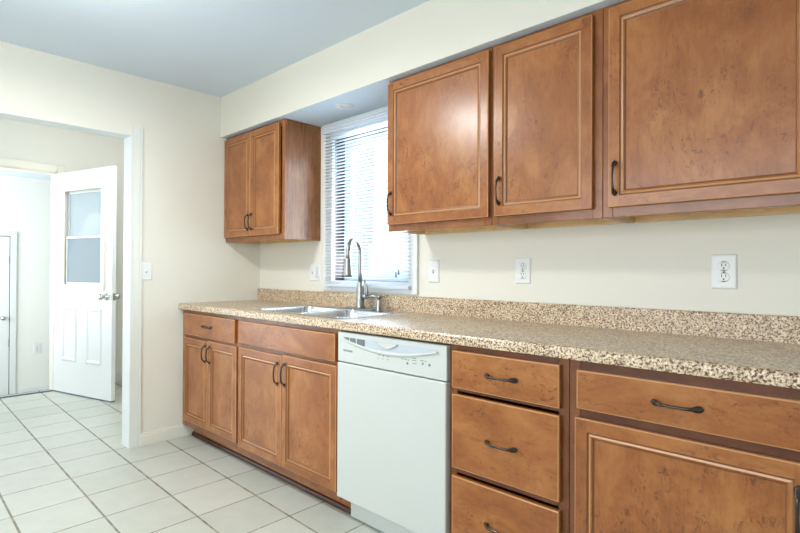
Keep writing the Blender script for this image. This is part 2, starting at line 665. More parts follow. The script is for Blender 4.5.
def frame_ring(bm, x0, x1, z0, z1, w, y0, y1):
    box(bm, x0, x0 + w, y0, y1, z0, z1)
    box(bm, x1 - w, x1, y0, y1, z0, z1)
    box(bm, x0 + w, x1 - w, y0, y1, z0, z0 + w)
    box(bm, x0 + w, x1 - w, y0, y1, z1 - w, z1)


bm = BM()
frame_ring(bm, gx0 - .035, gx1 + .035, gz0 - .035, gz1 + .035, .05, -.012, 0)
frame_ring(bm, gx0 - .035, gx1 + .035, gz0 - .035, gz1 + .035, .05, TH, TH + .012)
doorpart('window_frame', bm, M['casing'], d2, bevel=.004)
gm_ = (gz0 + gz1) / 2 + .0
bm = BM()
frame_ring(bm, gx0 + .015, gx1 - .015, gz0 + .015, gm_ + .015, .022, .004, .02)
frame_ring(bm, gx0 + .015, gx1 - .015, gm_ - .015, gz1 - .015, .022, .02, .036)
doorpart('sash', bm, M['trim'], d2, bevel=.002)
bm = BM(); box(bm, gx0 + .03, gx1 - .03, .026, .029, gm_, gz1 - .03)
doorpart('upper_pane', bm, M['door_glass'], d2)['label'] = 'clear upper pane'
bm = BM(); box(bm, gx0 + .03, gx1 - .03, .010, .013, gz0 + .03, gm_)
doorpart('lower_pane', bm, M['door_glass_low'], d2)['label'] = 'darker screened lower pane'
for (a, b_) in ((.135, .36), (.505, .73)):
    bm = BM()
    z0, z1 = .30, .80
    pr_ = [(0, 0), (.012, .006), (.022, .006), (.036, -.001), (.05, -.003)]
    rings = []
    for ins, dep in pr_:
        rings.append([bm.verts.new(p) for p in ((a + ins, -.0005 - dep if False else -dep - .001, z0 + ins), (b_ - ins, -dep - .001, z0 + ins), (b_ - ins, -dep - .001, z1 - ins), (a + ins, -dep - .001, z1 - ins))])
    for r0, r1 in zip(rings, rings[1:]):
        for k in range(4):
            bm.faces.new((r0[k], r0[(k + 1) % 4], r1[(k + 1) % 4], r1[k]))
    bm.faces.new(rings[-1])
    doorpart('raised_panel', bm, M['trim'], d2)
for sgn, y_ in ((-1, 0), (1, TH)):
    bm = BM()
    lathe(bm, [(.030, 0), (.032, .004), (.030, .010), (.013, .014), (.012, .034), (.022, .042), (.029, .056), (.026, .068), (.012, .074), (.001, .075)], (DL - .065, y_, .905), (0, sgn, 0))
    doorpart('door_knob', bm, M['chrome'], d2)
bm = BM(); box(bm, DL - .001, DL + .002, .008, .034, .875, .935)
doorpart('latch_plate', bm, M['chrome'], d2)
bm = BM(); box(bm, .01, DL, .002, TH - .002, .002, .014)
doorpart('door_sweep', bm, newmat('dark_door_sweep', (.08, .10, .12, 1), .6)[0], d2)

# ------------------------------------------------------------------ window over the sink
bm = BM()
box(bm, WX0 - .095, WX0 + .003, -.018, 0, WZ0 - .062, SZ - .001)
box(bm, WX1 - .004, WX1 + .062, -.018, 0, WZ0 - .062, SZ - .001)
box(bm, WX0 + .004, WX1 - .004, -.018, 0, WZ0 - .062, WZ0 + .004)
box(bm, WX0 + .004, WX1 - .004, -.018, 0, WZ1 - .004, SZ - .001)
w1 = struct('window_1', bm, M['trim'], bevel=.003)
bm = BM()
for y0, y1, w, mi in ((-.006, .006, .003, 0), (.006, .085, .005, 1)):
    for q in ((WX0, WX0 + w, WZ0, WZ1), (WX1 - w, WX1, WZ0, WZ1), (WX0 + w, WX1 - w, WZ0, WZ0 + w), (WX0 + w, WX1 - w, WZ1 - w, WZ1)):
        box(bm, q[0], q[1], y0, y1, q[2], q[3], mi)
link('window_liner', bm, [M['trim'], M['window_liner']], w1)
bm = BM()
frame_ring(bm, WX0 + .005, WX1 - .005, WZ0 + .005, WZ1 - .005, .068, .085, .115)
link('sash', bm, M['sash'], w1, bevel=.003)
bm = BM(); box(bm, WX0 + .07, WX1 - .07, .098, .102, WZ0 + .07, WZ1 - .07)
link('pane', bm, M['glass'], w1)

# blind
bl = thing('window_blind', 'white horizontal mini blind hanging open over the kitchen sink window', 'blind', (1.22, -.035, 1.04))
BX0, BX1, BY = .846, 1.60, -.037
bm = BM()
box(bm, BX0 - .01, BX1 + .01, BY - .02, BY + .018, 2.026, 2.062)
for zc_ in (2.024, 2.040, 2.056):
    box(bm, BX0 - .012, BX1 + .012, BY - .030, BY - .020, zc_ - .0035, zc_ + .0035)
link('headrail', bm, M['slat'], bl, bevel=.003)
bm = BM()
z = 1.078
while z < 2.016:
    pts = []
    for k in range(5):
        u = -1 + k / 2
        pts.append((BY + .0115 * u, z + .0022 * (1 - u * u) - .0012 * u))
    for (a, c0), (b_, c1) in zip(pts, pts[1:]):
        quad(bm, [(BX0, a, c0), (BX1, a, c0), (BX1, b_, c1), (BX0, b_, c1)])
    z += .0205
bmesh.ops.remove_doubles(bm, verts=bm.verts, dist=1e-5)
o = link('slats', bm, M['slat'], bl, smooth=True)
md = o.modifiers.new('thick', 'SOLIDIFY'); md.thickness = .0006
bm = BM(); box(bm, BX0, BX1, BY - .013, BY + .013, 1.040, 1.058)
link('bottom_rail', bm, M['slat'], bl, bevel=.003)
for x in (BX0 + .10, 1.19, BX1 - .13):
    bm = BM()
    for yy in (-.0125, .0125):
        sweep(bm, [(x, BY + yy, 1.045), (x, BY + yy, 2.04)], .0007, 6)
    link('ladder_cord', bm, M['slat'], bl)
for x, zz in ((BX1 - .075, 1.135), (BX1 - .055, 1.15)):
    bm = BM()
    sweep(bm, [(x, BY - .030, zz), (x - .004, BY - .026, 2.02)], .0012, 6)
    c_ = link('pull_cord', bm, M['slat'], bl)
    bm = BM()
    lathe(bm, [(.002, .03), (.003, .028), (.0065, .004), (.0055, 0), (.001, 0)], (x, BY - .030, zz - .028))
    link('tassel', bm, newmat('grey_tassel', srgb(120, 135, 150), .5)[0], c_)

# ------------------------------------------------------------------ cabinet parts
def rings_front(bm, x0, x1, z0, z1, y, rings, mats_):
    """nested rectangular rings towards -y: (inset, height above y)"""
    R_ = []
    for ins, h in rings:
        R_.append([bm.verts.new(p) for p in ((x0 + ins, y - h, z0 + ins), (x1 - ins, y - h, z0 + ins), (x1 - ins, y - h, z1 - ins), (x0 + ins, y - h, z1 - ins))])
    for i, (r0, r1) in enumerate(zip(R_, R_[1:])):
        for k in range(4):
            f = bm.faces.new((r0[k], r0[(k + 1) % 4], r1[(k + 1) % 4], r1[k]))
            f.material_index = mats_[i]
    return R_


# material slots of a door: 0 vertical grain, 1 horizontal grain, 2 painted edge highlight, 3 groove
DM = None


def make_door(name, x0, x1, z0, z1, y, parent, st=.039, th=.019):
    """y = back of the door; front at y-th"""
    bm = BM()
    e = .0035
    R0 = rings_front(bm, x0, x1, z0, z1, y, [(0, 0), (0, th - e), (e * .35, th - e * .3), (e, th)], [0, 2, 2])
    bm.faces.new(R0[0]).material_index = 0
    # flat frame: stiles run full height, rails between
    a0, a1, c0, c1 = x0 + e, x1 - e, z0 + e, z1 - e
    s0, s1, t0, t1 = x0 + st, x1 - st, z0 + st, z1 - st
    yf = y - th
    for q, mi in (((a0, s0, c0, c1), 0), ((s1, a1, c0, c1), 0), ((s0, s1, c0, t0), 1), ((s0, s1, t1, c1), 1)):
        quad(bm, [(q[0], yf, q[2]), (q[1], yf, q[2]), (q[1], yf, q[3]), (q[0], yf, q[3])], mi)
    # fine joint lines between stile and rail
    for sx in (s0, s1):
        for (q0, q1) in ((c0, t0), (t1, c1)):
            quad(bm, [(sx - .0006, yf - .0002, q0), (sx + .0006, yf - .0002, q0), (sx + .0006, yf - .0002, q1), (sx - .0006, yf - .0002, q1)], 3)
    prof = [(0, th), (.0020, th - .0035), (.0055, th - .0042), (.0110, th - .0024), (.0160, th - .0040), (.0185, th - .0078), (.0210, th - .0085)]
    R1 = rings_front(bm, s0, s1, t0, t1, y, prof, [3, 3, 2, 0, 3, 3])
    bm.faces.new(R1[-1]).material_index = 0
    bmesh.ops.remove_doubles(bm, verts=bm.verts, dist=1e-6)
    return link(name, bm, [M['wood_v'], M['wood_h'], M['wood_edge'], M['wood_groove']], parent)


def make_slab(name, x0, x1, z0, z1, y, parent, th=.019):
    bm = BM()
    e = .0045
    R0 = rings_front(bm, x0, x1, z0, z1, y, [(0, 0), (0, th - e), (e * .3, th - e * .3), (e, th)], [0, 2, 2])
    bm.faces.new(R0[0]).material_index = 0
    bm.faces.new(R0[-1]).material_index = 1
    return link(name, bm, [M['wood_v'], M['wood_h'], M['wood_edge']], parent)


def make_pull(x, z, y, parent, vertical, L=.126):
    """arched bronze pull with flattened spoon feet, centre (x, z) on a face at y"""
    bm = BM()
    N = 26
    pts, rad = [], []
    for i in range(N + 1):
        u = -1 + 2 * i / N
        s = u * L / 2
        au = abs(u)
        if au > .62:
            k = (au - .62) / .38
            out = .0035 + (1 - k) ** 1.6 * .018
            w = .0045 + .0050 * math.sin(min(1, k * 1.15) * math.pi * .78)
            if k > .85:
                w *= max(.25, 1 - ((k - .85) / .15) ** 2 * .75)
            t = .0042 - .0012 * k
        else:
            out = .0215 + .0055 * (1 - (au / .62) ** 2)
            w = .0036 + .0012 * (au / .62)
            t = .0036 + .0006 * (au / .62)
        pts.append((x, y - out, z + s) if vertical else (x + s, y - out, z))
        rad.append((w, t))
    sweep(bm, pts, rad, 12, up=(0, -1, 0))
    for s in (-1, 1):
        p = (x, y, z + s * L * .40) if vertical else (x + s * L * .40, y, z)
        lathe(bm, [(.0052, 0), (.0046, .006)], p, (0, -1, 0), 12)
    return link('handle', bm, M['bronze'], parent)


def face_frame(name, parent, x0, x1, z0, z1, y, stiles, rails, th=.019):
    """stiles: (x0,x1) pairs, rails: (x0,x1,z0,z1)"""
    bm = BM()
    for a, b_ in stiles:
        box(bm, a, b_, y, y + th, z0, z1, 0)
    for q in rails:
        box(bm, q[0], q[1], y + .0003, y + th, q[2], q[3], 1)
    return link(name, bm, ([M['base_frame_shaded_v'], M['base_frame_shaded']] if z0 < .5 and x0 > 2 else [M['wood_frame_shaded_v'], M['wood_frame_shaded']]), parent, bevel=.0012, seg=1)


# ------------------------------------------------------------------ base cabinets
FY = -.592        # face frame front
DB = FY - .0015   # door back plane
FTOP = .8755
KY = -.522


def base_cab(x0, x1, label, name='base_cabinet', rails=(), stiles=None, has_left=True):
    t = thing(name, label, 'cabinet', ((x0 + x1) / 2, -.3, 0), 'maple base cabinets under the countertop')
    bm = BM()
    g = .0008
    box(bm, x0 + g, x0 + .016, FY + .019, -.003, .085, FTOP)
    box(bm, x1 - .016, x1 - g, FY + .019, -.003, .085, FTOP)
    box(bm, x0 + .016, x1 - .016, FY + .019, -.003, .095, .11)
    box(bm, x0 + .016, x1 - .016, -.012, -.003, .11, FTOP)
    for a, b_ in ((x0 + .02, x0 + .05), (x1 - .05, x1 - .02)):
        box(bm, a, b_, KY + .015, -.02, 0, .095)
    link('carcass', bm, M['wood_side'], t)
    st = stiles or [(x0 + g, x0 + .036), (x1 - .036, x1 - g)]
    rl = [(x0 + .036, x1 - .036, .085, .125), (x0 + .036, x1 - .036, FTOP - .038, FTOP)] + list(rails)
    face_frame('face_frame', t, x0, x1, .085, FTOP, FY, st, rl)
    bm = BM(); box(bm, x0 + g + (.013 if x0 == 0 else 0), x1 - g, KY + .002, KY + .014, 0, .094)
    link('toe_kick', bm, M['wood_h'], t)
    bm = BM()
    xs = x0 + g + (.013 if x0 == 0 else 0)
    prof = [(0, 0), (-.013, 0), (-.0125, .010), (-.008, .020), (0, .024)]
    v0 = [bm.verts.new((xs, KY + .002 + a, b_)) for a, b_ in prof]
    v1 = [bm.verts.new((x1 - g, KY + .002 + a, b_)) for a, b_ in prof]
    for k in range(len(prof)):
        bm.faces.new((v0[k], v0[(k + 1) % 5], v1[(k + 1) % 5], v1[k]))
    bm.faces.new(v0); bm.faces.new(v1)
    link('shoe_moulding', bm, M['kick'], t)
    return t


ca = base_cab(0, .770, 'left-end maple base cabinet, one drawer over two doors, beside the doorway wall', rails=[(.036, .734, .69, .725)])
make_door('door', .052, .402, .135, .690, DB, ca)
make_door('door', .408, .760, .135, .695, DB, ca)
dr = make_slab('drawer', .058, .736, .712, .852, DB, ca)
make_pull(.40, .782, DB - .019, dr, False)
hd = [c for c in ca.children if c.name.startswith('door')]
make_pull(.374, .612, DB - .019, hd[0], True, .116)
make_pull(.438, .612, DB - .019, hd[1], True, .116)

cb = base_cab(.770, 1.685, 'maple sink base cabinet with a blank false drawer front over two doors', rails=[(.806, 1.649, .69, .725)])
make_door('door', .785, 1.226, .125, .698, DB, cb)
make_door('door', 1.231, 1.676, .125, .704, DB, cb)
make_slab('false_drawer_front', .781, 1.664, .722, .850, DB, cb)
hd = [c for c in cb.children if c.name.startswith('door')]
make_pull(1.196, .602, DB - .019, hd[0], True, .126)
make_pull(1.262, .606, DB - .019, hd[1], True, .126)

cc = base_cab(2.326, 2.802, 'maple base cabinet with a stack of three drawers, right of the dishwasher',
              rails=[(2.362, 2.766, .700, .724), (2.362, 2.766, .398, .420)])
for z0, z1, hz in ((.714, .852, .781), (.420, .692, .549), (.135, .391, .262)):
    dr = make_slab('drawer', 2.350, 2.777, z0, z1, DB, cc)
    make_pull(2.5645, hz, DB - .019, dr, False, .132)

cd = base_cab(2.802, 3.440, 'right-hand maple base cabinet, wide drawer over a single large door', rails=[(2.838, 3.404, .70, .735)])
dr = make_slab('drawer', 2.833, 3.405, .727, .846, DB, cd)
make_pull(3.117, .788, DB - .019, dr, False, .130)
dd = make_door('door', 2.828, 3.412, .130, .700, DB, cd)
make_pull(3.380, .585, DB - .019, dd, True, .130)

# ------------------------------------------------------------------ wall cabinets
UF = -.283
UB = UF - .0015
UZ0, UZ1 = 1.340, 2.099


def wall_cab(x0, x1, label, z0=UZ0, lip=.032):
    t = thing('wall_cabinet', label, 'cabinet', ((x0 + x1) / 2, -.15, z0), 'maple wall cabinets under the soffit')
    g = .0008
    for a, b_ in ((x0 + g, x0 + .015), (x1 - .015, x1 - g)):
        bm = BM(); box(bm, a, b_, UF + .019, -.002, z0, UZ1)
        link('side_panel', bm, M['wood_side'], t, bevel=.001, seg=1)
    bm = BM()
    box(bm, x0 + .015, x1 - .015, UF + .019, -.002, z0 + lip, z0 + lip + .012)
    box(bm, x0 + .015, x1 - .015, -.014, -.002, z0 + lip + .012, UZ1)
    box(bm, x0 + .015, x1 - .015, UF + .019, -.014, UZ1 - .014, UZ1)
    box(bm, x0 + .015, x1 - .015, -.022, -.002, z0, z0 + lip)
    box(bm, x0 + .0155, x0 + .019, UF + .019, -.022, z0 + .001, z0 + lip)
    box(bm, x1 - .019, x1 - .0155, UF + .019, -.022, z0 + .001, z0 + lip)
    link('bottom_panel', bm, M['wood_under'], t)
    rl = [(x0 + .036, x1 - .036, z0, z0 + .040), (x0 + .036, x1 - .036, UZ1 - .045, UZ1)]
    face_frame('face_frame', t, x0, x1, z0, UZ1, UF, [(x0 + g, x0 + .036), (x1 - .036, x1 - g)], rl)
    return t


def kids(t, n_):
    return [c for c in t.children if c.name.startswith(n_)]


DT = 2.080
ua = wall_cab(0, .757, 'small two-door maple wall cabinet in the corner left of the window')
make_door('door', .010, .368, 1.374, DT, UB, ua)
make_door('door', .372, .712, 1.374, DT, UB, ua)
k = kids(ua, 'door')
make_pull(.348, 1.468, UB - .019, k[0], True, .118)
make_pull(.394, 1.468, UB - .019, k[1], True, .118)

ub = wall_cab(1.681, 2.302, 'single-door maple wall cabinet just right of the window')
make_door('door', 1.692, 2.296, 1.374, DT, UB, ub)
make_pull(1.720, 1.478, UB - .019, kids(ub, 'door')[0], True, .122)

uc = wall_cab(2.302, 2.777, 'middle narrow maple wall cabinet between the two wider ones')
make_door('door', 2.327, 2.745, 1.374, DT, UB, uc)
make_pull(2.352, 1.478, UB - .019, kids(uc, 'door')[0], True, .122)

ud = wall_cab(2.777, 3.440, 'largest maple wall cabinet cut by the right edge of the picture')
make_door('door', 2.804, 3.395, 1.374, DT, UB, ud)
make_pull(2.829, 1.474, UB - .019, kids(ud, 'door')[0], True, .124)

# ------------------------------------------------------------------ countertop with sink cut-out
CT, CBZ = .914, .8765
SX0, SX1, SY0, SY1 = .815, 1.650, -.565, -.070
ct = thing('countertop', 'beige and brown speckled laminate countertop with rolled front edge and backsplash', 'countertop', (1.7, -.3, CBZ))
bm = BM()
XE = 3.455
prof = [(-.016, CBZ), (-.016, CT), (-.600, CT), (-.614, CT + .0005), (-.621, CT - .0025), (-.6245, CT - .008), (-.6252, CT - .016), (-.6250, CT - .034), (-.6235, CBZ), (-.612, CBZ)]


def extr(bm, x0, x1, pr_, caps=True, mi=0):
    v0 = [bm.verts.new((x0, a, b_)) for a, b_ in pr_]
    v1 = [bm.verts.new((x1, a, b_)) for a, b_ in pr_]
    nn = len(pr_)
    for k in range(nn):
        f = bm.faces.new((v0[k], v0[(k + 1) % nn], v1[(k + 1) % nn], v1[k]))
        f.material_index = mi
    if caps:
        bm.faces.new(v0); bm.faces.new(v1)


hx0, hx1, hy0, hy1 = SX0 + .02, SX1 - .02, SY0 + .02, SY1 - .02
extr(bm, .001, hx0, prof)
extr(bm, hx1, XE, prof)
extr(bm, hx0, hx1, [(hy0, CBZ), (hy0, CT)] + prof[2:], False)
extr(bm, hx0, hx1, [(-.016, CBZ), (-.016, CT), (hy1, CT), (hy1, CBZ)], False)
bmesh.ops.remove_doubles(bm, verts=bm.verts, dist=1e-5)
link('worktop', bm, M['laminate'], ct)
bm = BM()
extr(bm, .001, XE, [(-.001, CBZ), (-.016, CBZ), (-.021, CT), (-.021, CT + .084), (-.018, CT + .089), (-.001, CT + .089)])
link('backsplash', bm, M['laminate'], ct, bevel=.0015, seg=1)

# ------------------------------------------------------------------ sink
sk = thing('kitchen_sink', 'double bowl stainless steel drop-in sink below the window', 'sink', ((SX0 + SX1) / 2, (SY0 + SY1) / 2, CT))


def rrect(x0, x1, y0, y1, r, z, n_=6):
    out = []
    for cx, cy, a0 in ((x1 - r, y1 - r, 0), (x0 + r, y1 - r, 90), (x0 + r, y0 + r, 180), (x1 - r, y0 + r, 270)):
        for k in range(n_ + 1):
            a = math.radians(a0 + 90 * k / n_)
            out.append((cx + r * math.cos(a), cy + r * math.sin(a), z))
    return out


def loops(bm, ls, mi=0, cap=True):
    R_ = [[bm.verts.new(p) for p in q] for q in ls]
    nn = len(R_[0])
    for a, b_ in zip(R_, R_[1:]):
        for k in range(nn):
            f = bm.faces.new((a[k], a[(k + 1) % nn], b_[(k + 1) % nn], b_[k]))
            f.material_index = mi
            f.smooth = True
    if cap:
        f = bm.faces.new(R_[-1]); f.material_index = mi
    return R_


bowls = [(SX0 + .028, (SX0 + SX1) / 2 - .012), ((SX0 + SX1) / 2 + .012, SX1 - .028)]
BY0, BY1 = SY0 + .028, SY1 - .085
bm = BM()
RZ = CT + .004
# rim: outer ring down to counter, flat deck built of strips around two bowls
o_out = rrect(SX0, SX1, SY0, SY1, .03, CT + .0005)
o_mid = rrect(SX0 + .004, SX1 - .004, SY0 + .004, SY1 - .004, .027, RZ + .001)
loops(bm, [o_out, o_mid], cap=False)
ov = [bm.verts.new(p) for p in rrect(SX0 + .004, SX1 - .004, SY0 + .004, SY1 - .004, .027, RZ + .001)]
edges = [bm.edges.new((ov[i], ov[(i + 1) % len(ov)])) for i in range(len(ov))]
for a, b_ in bowls:
    iv = [bm.verts.new(p) for p in rrect(a, b_, BY0, BY1, .055, RZ)]
    edges += [bm.edges.new((iv[i], iv[(i + 1) % len(iv)])) for i in range(len(iv))]
bmesh.ops.triangle_fill(bm, use_beauty=True, use_dissolve=False, edges=edges)
bmesh.ops.remove_doubles(bm, verts=bm.verts, dist=1e-5)
link('rim', bm, M['sink_steel'], sk)
for a, b_ in bowls:
    bm = BM()
    ls = []
    for ins, z in ((0, RZ), (.002, RZ - .004), (.004, RZ - .012), (.010, CT - .08), (.014, CT - .150), (.022, CT - .166), (.045, CT - .175)):
        ls.append(rrect(a + ins, b_ - ins, BY0 + ins, BY1 - ins, max(.055 - ins * .3, .02), z))
    loops(bm, ls)
    bw = link('bowl', bm, M['sink_steel'], sk)
    md = bw.modifiers.new('t', 'SOLIDIFY'); md.thickness = .0012; md.offset = -1
    bm = BM()
    lathe(bm, [(.001, .001), (.018, .0015), (.030, .0025), (.042, .003), (.044, .001), (.044, 0)], ((a + b_) / 2, (BY0 + BY1) / 2, CT - .1748))
    link('drain', bm, M['nickel'], bw)

# ------------------------------------------------------------------ faucet
FX, FYY = 1.280, -.112
fc = thing('kitchen_faucet', 'tall brushed nickel gooseneck pull-down faucet behind the sink', 'faucet', (FX, FYY, RZ))
bm = BM()
P_ = [(FX + u, FYY + v_) for u, v_ in ()]
ls = []
for ins, z in ((0, RZ + .0008), (0, RZ + .006), (.003, RZ + .009)):
    ls.append(rrect(FX - .125 + ins, FX + .125 - ins, FYY - .030 + ins, FYY + .026 - ins, .026 - ins * .5, z))
R_ = loops(bm, ls)
bm.faces.new(R_[0])
link('deck_plate', bm, M['nickel'], fc)
bm = BM()
lathe(bm, [(.029, .009), (.029, .016), (.024, .022), (.0225, .10), (.0215, .13), (.017, .150), (.0135, .158), (.012, .162)], (FX, FYY, RZ))
link('body', bm, M['nickel'], fc)
dv = Vector((.075, -.165, 0)).normalized()
bm = BM()
pts = []
b0 = Vector((FX, FYY, RZ + .155))
pts.append(b0)
top = 1.333 - .012
Rr = .085
zc = top - Rr
for k in range(1, 4):
    pts.append(Vector((FX, FYY, RZ + .155 + (zc - RZ - .155) * k / 3)))
for k in range(1, 19):
    a = math.pi * k / 18
    pts.append(Vector((FX, FYY, zc)) + dv * Rr * (1 - math.cos(a)) + Vector((0, 0, Rr * math.sin(a))))
e0 = pts[-1]
pts.append(e0 + Vector((0, 0, -.03)) + dv * .002)
sweep(bm, pts, .0125, 14, up=(dv.y, -dv.x, 0))
link('spout', bm, M['nickel'], fc)
bm = BM()
hx = e0 + Vector((0, 0, -.028)) + dv * .002
lathe(bm, [(.0135, .004), (.017, 0), (.0195, -.012), (.0225, -.05), (.0245, -.085), (.0240, -.097), (.0195, -.100), (.001, -.099)], hx, (0, 0, 1), 20)
link('spray_head', bm, M['nickel'], fc)
bm = BM()
sweep(bm, [(FX + .018, FYY, RZ + .075), (FX + .060, FYY, RZ + .078)], [.0165, .0155], 16, up=(0, 0, 1))
sweep(bm, [(FX + .054, FYY - .002, RZ + .080), (FX + .062, FYY - .004, RZ + .105), (FX + .056, FYY - .006, RZ + .14), (FX + .044, FYY - .008, RZ + .172)],
      [(.011, .010), (.0095, .008), (.0085, .007), (.007, .006)], 12, up=(0, 1, 0))
link('lever_handle', bm, M['nickel'], fc)

sd = thing('soap_dispenser', 'short brushed nickel soap dispenser pump right of the faucet', 'soap dispenser', (1.438, FYY, RZ))
bm = BM()
lathe(bm, [(.024, .0008), (.024, .005), (.017, .010), (.0155, .060), (.0155, .064), (.001, .0645)], (1.438, FYY, RZ))
link('body', bm, M['nickel'], sd)
bm = BM()
lathe(bm, [(.006, .064), (.006, .070), (.0165, .071), (.0165, .084), (.013, .087), (.001, .088)], (1.438, FYY, RZ))
sweep(bm, [(1.436, FYY, RZ + .079), (1.40, FYY - .012, RZ + .081), (1.368, FYY - .022, RZ + .078), (1.358, FYY - .025, RZ + .070)], [.0085, .0075, .0065, .0055], 12)
link('pump_spout', bm, M['nickel'], sd)

# ------------------------------------------------------------------ dishwasher
DX0, DX1 = 1.6855, 2.327
DF = -.616
dw = thing('dishwasher', 'white built-in dishwasher between the sink cabinet and the drawers', 'dishwasher', ((DX0 + DX1) / 2, -.3, 0))
bm = BM()
box(bm, DX0 + .004, DX1 - .004, -.534, -.03, .10, .868)
link('tub', bm, M['appliance_grey'], dw)
bm = BM(); box(bm, DX0 + .002, DX1 - .002, DF, -.535, .112, .727)
link('door', bm, M['appliance'], dw, bevel=.006, seg=3)
bm = BM()
box(bm, DX0 + .002, DX1 - .002, DF + .004, -.535, .731, .866)
cp = link('control_panel', bm, M['appliance'], dw, bevel=.004, seg=3)
PF = DF + .004
# shallow lens-shaped handle pocket with raised lip
zt = .846
hx0_, hx1_ = 1.722, 2.285


def lens_bottom(u):
    return zt - .006 - .036 * math.sin(math.pi * u) ** .9


bm = BM()
N = 28
tp, bt = [], []
for i in range(N + 1):
    u = i / N
    x = hx0_ + (hx1_ - hx0_) * u
    tp.append((x, PF - .0006, zt))
    bt.append((x, PF - .0006, lens_bottom(u)))
for i in range(N):
    quad(bm, [tp[i], tp[i + 1], bt[i + 1], bt[i]])
link('handle_pocket', bm, M['appliance_grey'], cp)
bm = BM()
sweep(bm, [(hx0_ + (hx1_ - hx0_) * i / N, PF - .003, lens_bottom(i / N) - .004) for i in range(N + 1)],
      [(.0035, .0030 + .005 * math.sin(math.pi * i / N)) for i in range(N + 1)], 10, up=(0, 0, 1))
link('handle_lip', bm, M['appliance'], cp)
bm = BM()
for (a, b_) in ((1.733, 1.768), (1.774, 1.812), (1.820, 1.872)):
    for k in range(4):
        xa, xb = a + (b_ - a) * k / 4, a + (b_ - a) * (k + 1) / 4
        za, zb = [lens_bottom((q - hx0_) / (hx1_ - hx0_)) + .002 for q in (xa, xb)]
        quad(bm, [(xa, PF - .0013, zt - .002), (xb, PF - .0013, zt - .002), (xb, PF - .0013, zb), (xa, PF - .0013, za)])
link('vent_slots', bm, M['vent_dark'], cp)
bm = BM()
pts = [(1.945 + .125 * i / 12, PF - .004, zt - .004 - .020 * math.sin(math.pi * i / 12)) for i in range(13)]
sweep(bm, pts, [(.003, .0022)] * 13, 8)
for i in range(12):
    a, b_ = pts[i], pts[i + 1]
    quad(bm, [(a[0], PF - .0035, zt - .004), (b_[0], PF - .0035, zt - .004), b_, a])
link('latch', bm, M['appliance'], cp)
for x, z, w, h in ((1.9500, .800, .004, .009), (1.977, .800, .004, .009), (2.004, .800, .004, .009),
                   (1.944, .789, .010, .0022), (1.971, .789, .010, .0022), (1.998, .789, .010, .0022),
                   (2.110, .803, .012, .0028), (2.128, .803, .012, .0028), (2.146, .801, .006, .004), (2.140, .785, .009, .009),
                   (2.170, .813, .022, .0024), (2.170, .804, .022, .0024), (2.172, .793, .022, .0024),
                   (2.213, .808, .018, .003), (2.236, .808, .008, .003), (2.222, .794, .009, .008), (2.256, .793, .010, .009)):
    bm = BM()
    x += -.020 if x > 2.05 else .008
    z -= .015
    box(bm, x, x + w, PF - .0008, PF, z, z + h)
    link('control_mark', bm, M['ink'], cp)
cu = bpy.data.curves.new('maker_name_text', 'FONT')
cu.body = 'FRIGIDAIRE'
cu.size = .0125
cu.extrude = .0003
cu.resolution_u = 2
to = bpy.data.objects.new('tmp', cu)
COL.objects.link(to)
bpy.context.view_layer.update()
me = bpy.data.meshes.new_from_object(to.evaluated_get(bpy.context.evaluated_depsgraph_get()))
bpy.data.objects.remove(to)
bm = BM(); bm.from_mesh(me)
bmesh.ops.transform(bm, matrix=Matrix.Translation((1.726, PF - .0006, .780)) @ Matrix.Rotation(math.pi / 2, 4, 'X'), verts=bm.verts)
link('printed_name', bm, M['ink'], cp)
bm = BM()
box(bm, DX0 + .022, DX1 - .022, -.548, -.535, .004, .112)
tk = link('toe_panel', bm, M['appliance'], dw, bevel=.004)
for x in (DX0 + .035, DX1 - .035):
    bm = BM()
    lathe(bm, [(.005, 0), (.0045, .0015), (.001, .002)], (x, -.548, .092), (0, -1, 0), 12)
    link('screw', bm, M['screw'], tk)

